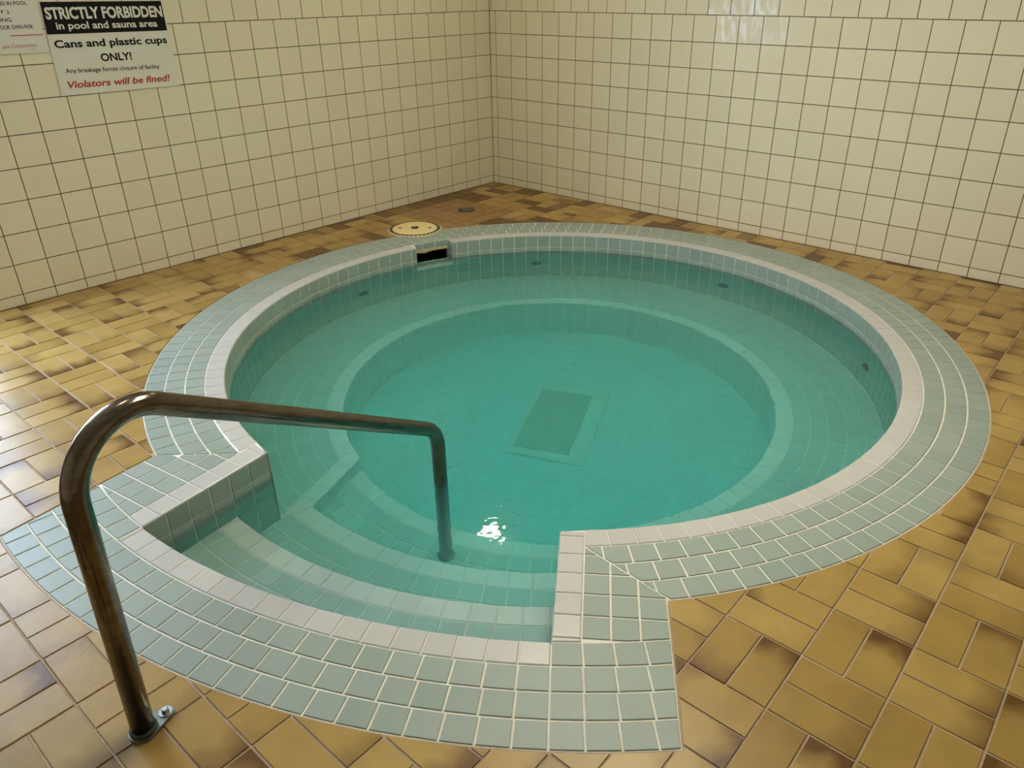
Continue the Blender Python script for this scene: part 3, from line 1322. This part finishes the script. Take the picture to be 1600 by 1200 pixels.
# ------------------------------------------------------------------ water
m, nt, bs = new_mat('pool_water')
nt.nodes.remove(bs)
gb = N(nt, 'ShaderNodeBsdfGlass', ins={'Color': (1, 1, 1, 1), 'Roughness': 0.0, 'IOR': 1.333})
va = N(nt, 'ShaderNodeVolumeAbsorption', ins={'Color': (0.0, 0.985, 0.965, 1), 'Density': 1.0})
ge = N(nt, 'ShaderNodeNewGeometry')
n1 = N(nt, 'ShaderNodeTexNoise', ins={'Scale': 7.0, 'Detail': 3.0, 'Roughness': 0.55})
nt.links.new(ge.outputs['Position'], n1.inputs['Vector'])
bp_ = N(nt, 'ShaderNodeBump', ins={'Strength': 1.0, 'Distance': 0.0019})
nt.links.new(n1.outputs['Fac'], bp_.inputs['Height'])
nt.links.new(bp_.outputs[0], gb.inputs['Normal'])
out = nt.nodes['Material Output']
nt.links.new(gb.outputs[0], out.inputs['Surface'])
vs_ = N(nt, 'ShaderNodeVolumeScatter', ins={'Color': (0.5, 0.99, 0.97, 1), 'Density': 0.55, 'Anisotropy': 0.0})
ad_ = N(nt, 'ShaderNodeAddShader')
nt.links.new(va.outputs[0], ad_.inputs[0])
nt.links.new(vs_.outputs[0], ad_.inputs[1])
nt.links.new(ad_.outputs[0], out.inputs['Volume'])
M['water'] = m
wp = []
for i in range(n):
    d = (outer_path[i] - inner_path[i]).normalized()
    wp.append(tuple(inner_path[i] + d * 0.03))
water = MB().slab(wp, ZF - 0.03, WATER_Z).build('water', M['water'])
water['kind'] = 'stuff'
tag(water, 'clear turquoise water filling the round hot tub', 'water')

# ------------------------------------------------------------------ main drain on the tub floor
dc = Vector((2.2535, -1.922))
da = math.radians(113.9)
du, dv = Vector((math.cos(da), math.sin(da))), Vector((-math.sin(da), math.cos(da)))
M['drain_frame'] = plain('white_drain_frame', (0.66, 0.66, 0.60), 0.5)
M['drain_grate'] = plain('grey_drain_grate', (0.36, 0.38, 0.31), 0.5)
drain = thing('main_drain', (dc.x, dc.y, ZF), 'white rectangular drain cover with two grey grates under the water', 'drain cover')


def rect(cu, cv, hu, hv):
    c = dc + du * cu + dv * cv
    return [tuple(c - du * hu - dv * hv), tuple(c + du * hu - dv * hv), tuple(c + du * hu + dv * hv), tuple(c - du * hu + dv * hv)]


fm = MB()
fm.slab(rect(0, 0, 0.325, 0.20), ZF + 0.001, ZF + 0.018)
fm.build('drain_frame', M['drain_frame'], drain)
for s_ in (-1, 1):
    g = MB().slab(rect(s_ * 0.134 - 0.005, 0.025, 0.128, 0.140), ZF + 0.018, ZF + 0.024).build('grate', M['drain_grate'], drain)

# ------------------------------------------------------------------ handrail
m, nt, bs = new_mat('tarnished_steel')
bs.inputs['Metallic'].default_value = 1.0
nz = noise(nt, 26, 4)
tc = N(nt, 'ShaderNodeTexCoord')
mp_ = N(nt, 'ShaderNodeMapping')
mp_.inputs['Scale'].default_value = (110, 9, 110)
nt.links.new(tc.outputs['Object'], mp_.inputs[0])
n2 = N(nt, 'ShaderNodeTexNoise', ins={'Scale': 1.0, 'Detail': 4.0})
nt.links.new(mp_.outputs[0], n2.inputs['Vector'])
av = N(nt, 'ShaderNodeMath', operation='MULTIPLY_ADD', ins={1: 0.5})
nt.links.new(nz, av.inputs[0])
hf = N(nt, 'ShaderNodeMath', operation='MULTIPLY', ins={1: 0.5})
nt.links.new(n2.outputs['Fac'], hf.inputs[0])
nt.links.new(hf.outputs[0], av.inputs[2])
nt.links.new(ramp(nt, av.outputs[0], ((0.36, (0.12, 0.094, 0.068)), (0.70, (0.205, 0.178, 0.148)))), bs.inputs['Base Color'])
rr_ = N(nt, 'ShaderNodeMapRange', ins={1: 0.3, 2: 0.7, 3: 0.2, 4: 0.14})
nt.links.new(av.outputs[0], rr_.inputs[0])
nt.links.new(rr_.outputs[0], bs.inputs['Roughness'])
M['rail'] = m
M['steel'] = plain('dull_steel', (0.50, 0.52, 0.50), 0.3, 1.0)
M['dark_steel'] = plain('corroded_dark_steel', (0.06, 0.07, 0.06), 0.5, 0.6)
M['flange'] = plain('weathered_flange', (0.22, 0.25, 0.22), 0.4, 0.8, mottle=0.4)
base = Vector((2.9676, -4.2690, 0))
foot = Vector((2.654, -3.099, Z3))
D2 = Vector((foot.x - base.x, foot.y - base.y, 0))
LEN = D2.length
D2.normalize()


def fillet(path):
    out = [path[0][0]]
    for i in range(1, len(path) - 1):
        p, R = path[i]
        a = (path[i - 1][0] - p).normalized()
        b = (path[i + 1][0] - p).normalized()
        th = a.angle(b)
        t = R / math.tan(th / 2)
        s, e = p + a * t, p + b * t
        cc = p + (a + b).normalized() * (R / math.sin(th / 2))
        v0, v1 = s - cc, e - cc
        tot = v0.angle(v1)
        for k in range(17):
            f = k / 16
            out.append(cc + (v0 * math.sin((1 - f) * tot) + v1 * math.sin(f * tot)) / math.sin(tot))
    out.append(path[-1][0])
    return out


def sz(s, z):
    return base + D2 * s + UP * z


rail_pts = fillet([(sz(0, 0.012), 0), (sz(0.030, 0.832), 0.137), (sz(LEN, 0.103), 0.12), (sz(LEN, Z3 + 0.004), 0)])
hr = thing('handrail', base, 'tarnished brown steel tube handrail running from the floor down into the tub', 'handrail')
MB().tube(rail_pts, 0.0245, 28).build('tube', M['rail'], hr, True)
fl = MB()
pl2 = []
for k in range(25):
    a = 2 * PI * k / 24
    pl2.append((a))
outl = []
c0 = Vector((base.x, base.y))
c1 = c0 + Vector((-0.007, 0.052))
ax = (c1 - c0).normalized()
b0 = math.atan2(ax.y, ax.x)
for k in range(13):
    a = b0 + PI / 2 + PI * k / 12
    outl.append(tuple(c0 + Vector((math.cos(a), math.sin(a))) * 0.031))
for k in range(13):
    a = b0 - PI / 2 + PI * k / 12
    outl.append(tuple(c1 + Vector((math.cos(a), math.sin(a))) * 0.018))
fl.slab(outl, 0.0, 0.009)
flo = fl.build('floor_flange', M['flange'], hr)
MB().lathe([(0.0285, 0.009), (0.0285, 0.016), (0.0255, 0.020), (0.0, 0.020)], (base.x, base.y, 0), 28).build('collar', M['dark_steel'], hr, False)
bw = MB().lathe([(0.0145, 0.009), (0.0145, 0.0115), (0.0, 0.0115)], (c1.x, c1.y, 0), 24).build('washer', M['steel'], flo)
MB().lathe([(0.0085, 0.0115), (0.0085, 0.018), (0.0065, 0.020), (0.0, 0.020)], (c1.x, c1.y, 0), 6).build('bolt', M['steel'], flo)
MB().lathe([(0.033, 0.0), (0.033, 0.012), (0.026, 0.03), (0.0, 0.03)], (foot.x, foot.y, Z3 + 0.001), 28).build('foot_collar', M['dark_steel'], hr)

# ------------------------------------------------------------------ skimmer lid
M['lid'] = plain('yellowed_lid_plastic', (0.86, 0.69, 0.34), 0.45, mottle=0.05)
M['ring'] = plain('pale_ring_plastic', (0.60, 0.53, 0.36), 0.5)
lc = Vector((0.532, -1.333, 0))
lid = thing('skimmer_lid', lc, 'round yellowed plastic skimmer lid set beside the tub rim', 'lid')
MB().lathe([(0.178, 0.0), (0.178, 0.005), (0.172, 0.008), (0.0, 0.008)], lc, 56).build('ring', M['ring'], lid)
MB().lathe([(0.146, 0.008), (0.146, 0.011), (0.142, 0.013), (0.0, 0.013)], lc, 48).build('cover', M['lid'], lid)
slot_me = None
for k in range(36):
    a = 2 * PI * k / 36
    c = Vector((math.cos(a), math.sin(a), 0))
    t_ = Vector((-c.y, c.x, 0))
    if slot_me is None:
        q = MB().box((-0.009, -0.0095, 0), (0.009, 0.0095, 0.0025))
        so = q.build('slot', M['dark_plastic'], lid)
        slot_me = so.data
    else:
        so = link(bpy.data.objects.new('slot', slot_me), lid)
    so.matrix_basis = Matrix.Translation(lc + c * 0.1585 + UP * 0.007) @ Matrix.Rotation(a, 4, 'Z')
kn = MB().lathe([(0.024, 0.013), (0.024, 0.017), (0.019, 0.020), (0.0, 0.020)], lc, 24).build('center_cap', M['grey_plastic'], lid)
MB().lathe([(0.010, 0.020), (0.009, 0.024), (0.0, 0.024)], lc, 16).build('screw', M['steel'], kn)
for s_ in (-1, 1):
    c = lc + Vector((0.75, 0.66, 0)) * (0.10 * s_)
    MB().lathe([(0.011, 0.013), (0.010, 0.0145), (0.0, 0.0145)], c, 12).build('finger_hole', M['dark_plastic'], lid)

# ------------------------------------------------------------------ floor drain in the corner
fd = Vector((0.444, -0.762, 0))
fdr = thing('floor_drain', fd, 'small round grey metal floor drain in the brown tiled corner', 'floor drain')
MB().lathe([(0.062, 0.0), (0.062, 0.003), (0.058, 0.005), (0.048, 0.005), (0.046, 0.002), (0.0, 0.002)], fd, 32).build('rim', M['dark_steel'], fdr)
for k in range(5):
    y = (k - 2) * 0.017
    hw = math.sqrt(0.048 ** 2 - y * y)
    MB().box((fd.x - hw, fd.y + y - 0.004, 0.002), (fd.x + hw, fd.y + y + 0.004, 0.0055)).build('bar', M['steel'], fdr)

# ------------------------------------------------------------------ signs on the left wall
M['sign_white'] = plain('sign_white_plastic', (0.66, 0.65, 0.58), 0.4, mottle=0.02)
M['sign_black'] = plain('sign_black_print', (0.006, 0.006, 0.006), 0.6, spec=0.15)
M['sign_red'] = plain('sign_red_print', (0.40, 0.03, 0.03), 0.5)
M['sign_faded'] = plain('sign_faded_red_print', (0.46, 0.22, 0.17), 0.5)
M['sign_pale'] = plain('sign_pale_green_print', (0.42, 0.44, 0.30), 0.5)


def text_mesh(txt, bold, shear):
    cu = bpy.data.curves.new('text', 'FONT')
    cu.body = txt
    cu.size = 1.0
    cu.offset = bold
    cu.shear = shear
    cu.resolution_u = 3
    tmp = bpy.data.objects.new('text', cu)
    COL.objects.link(tmp)
    me = bpy.data.meshes.new_from_object(tmp)
    bpy.data.objects.remove(tmp)
    return me


def lettering(txt, parent, y0, y1, z_mid, cap, mat, x, bold=0.0, shear=0.0, dz=0.0):
    """flat print, one piece per word: text from y0 to y1, letters cap metres tall, dz = rise of the line"""
    ext = lambda me: (min(v.co.x for v in me.vertices), max(v.co.x for v in me.vertices))
    a, b = ext(text_mesh(txt, bold, shear))
    ws = txt.split(' ')
    for k, w in enumerate(ws):
        me = text_mesh(w, bold, shear)
        off = ext(text_mesh(' '.join(ws[:k + 1]), bold, shear))[1] - ext(me)[1]
        for v in me.vertices:
            t = (v.co.x + off - a) / (b - a)
            v.co = (x, y0 + (y1 - y0) * t, z_mid + (v.co.y / 0.72 - 0.5) * cap + dz * (t - 0.5))
        me.materials.clear()
        me.materials.append(mat)
        link(bpy.data.objects.new('lettering', me), parent)


sg = thing('warning_sign', (0.002, -2.775, 0.97), 'white sign with black STRICTLY FORBIDDEN banner fixed to the tiled wall', 'sign')
X0 = 0.007


def panel(name, pts, x0, x1, mat, parent):
    k = len(pts)
    vs = [(x0, y, z) for y, z in pts] + [(x1, y, z) for y, z in pts]
    fs = [tuple(range(k - 1, -1, -1)), tuple(range(k, 2 * k))] + [(i, (i + 1) % k, k + (i + 1) % k, k + i) for i in range(k)]
    return mesh_obj(name, vs, fs, mat, parent)


panel('panel', [(-3.080, 0.972), (-2.476, 0.968), (-2.479, 1.384), (-3.068, 1.390)], 0.002, X0, M['sign_white'], sg)
panel('black_banner', [(-3.071, 1.249), (-2.484, 1.243), (-2.486, 1.383), (-3.065, 1.389)], X0, X0 + 0.0012, M['sign_black'], sg)
X1 = X0 + 0.0018
lettering('STRICTLY FORBIDDEN', sg, -3.056, -2.492, 1.338, 0.050, M['sign_white'], X1, bold=0.035, dz=-0.006)
lettering('in pool and sauna area', sg, -3.022, -2.530, 1.283, 0.032, M['sign_white'], X1, bold=0.022, dz=-0.006)
X2 = X0 + 0.0006
lettering('Cans and plastic cups', sg, -3.052, -2.497, 1.203, 0.034, M['sign_black'], X2, bold=0.03, dz=-0.006)
lettering('ONLY!', sg, -2.853, -2.699, 1.134, 0.036, M['sign_black'], X2, bold=0.03, dz=-0.002)
lettering('Any breakage forces closure of facility', sg, -3.033, -2.566, 1.079, 0.021, M['sign_black'], X2, bold=0.012, dz=-0.012)
lettering('Violators will be fined!', sg, -3.040, -2.522, 1.017, 0.032, M['sign_red'], X2, bold=0.026, shear=0.25, dz=-0.008)

rs = thing('rules_sign', (0.002, -3.4, 1.17), 'cream pool rules sign cut off at the picture edge beside the warning sign', 'sign')
panel('panel', [(-3.72, 1.178), (-3.082, 1.172), (-3.084, 1.62), (-3.72, 1.626)], 0.0015, 0.0055, M['sign_white'], rs)
XR = 0.0061
lettering('ES IN POOL', rs, -3.232, -3.121, 1.386, 0.016, M['sign_black'], XR, bold=0.012)
lettering('Y )', rs, -3.245, -3.206, 1.352, 0.015, M['sign_black'], XR, bold=0.012)
lettering('ING', rs, -3.250, -3.205, 1.318, 0.016, M['sign_black'], XR, bold=0.012)
lettering('OUR OWN RISK', rs, -3.260, -3.120, 1.287, 0.017, M['sign_black'], XR, bold=0.012)
panel('red_line', [(-3.228, 1.2485), (-3.088, 1.2485), (-3.088, 1.2525), (-3.228, 1.2525)], 0.0055, 0.0062, M['sign_red'], rs)
lettering('pex Corporation', rs, -3.277, -3.129, 1.208, 0.017, M['sign_faded'], XR, bold=0.012, shear=0.35)
lettering('Inc.', rs, -3.170, -3.132, 1.190, 0.014, M['sign_pale'], XR, bold=0.0, shear=0.35)

# ------------------------------------------------------------------ ceiling lamps
m, nt, bs = new_mat('lamp_diffuser')
nt.nodes.remove(bs)
em = N(nt, 'ShaderNodeEmission', ins={0: LAMP_COLOR, 1: LAMP_POWER})
nt.links.new(em.outputs[0], nt.nodes['Material Output'].inputs[0])
M['lamp'] = m
LAB = ('round drum lamp on the ceiling above the room corner', 'round drum lamp on the ceiling above the entry steps')
for (x, y), lb in zip(LAMPS, LAB):
    lp = thing('ceiling_lamp', (x, y, ROOM_Z), lb, 'lamp', 'ceiling drum lamps')
    MB().lathe([(0.115, -0.02), (0.115, 0.0), (0.0, 0.0)], (x, y, ROOM_Z), 32).build('mount', M['white_paint'], lp)
    MB().lathe([(0.0, -0.085), (0.07, -0.082), (0.095, -0.06), (0.10, -0.02), (0.0, -0.02)], (x, y, ROOM_Z), 32).build('diffuser', M['lamp'], lp, True)

# unseen fill panel, added to brighten the tub and the walls
m, nt, bs = new_mat('fill_panel_diffuser')
nt.nodes.remove(bs)
em = N(nt, 'ShaderNodeEmission', ins={0: FILL_COLOR, 1: FILL_POWER})
nt.links.new(em.outputs[0], nt.nodes['Material Output'].inputs[0])
M['panel'] = m
for (x, y), lb in zip(FILL_PANELS, ('flat fill panel added above the middle of the tub',)):
    lp = thing('added_fill_panel', (x, y, ROOM_Z), lb, 'lamp')
    f_ = MB()
    for a, b in (((-0.63, -0.33), (0.63, -0.30)), ((-0.63, 0.30), (0.63, 0.33)), ((-0.63, -0.30), (-0.60, 0.30)), ((0.60, -0.30), (0.63, 0.30))):
        f_.box((x + a[0], y + a[1], ROOM_Z - 0.05), (x + b[0], y + b[1], ROOM_Z))
    f_.build('fill_panel_frame', M['white_paint'], lp)
    MB().box((x - 0.60, y - 0.30, ROOM_Z - 0.04), (x + 0.60, y + 0.30, ROOM_Z - 0.005)).build('diffuser', M['panel'], lp)
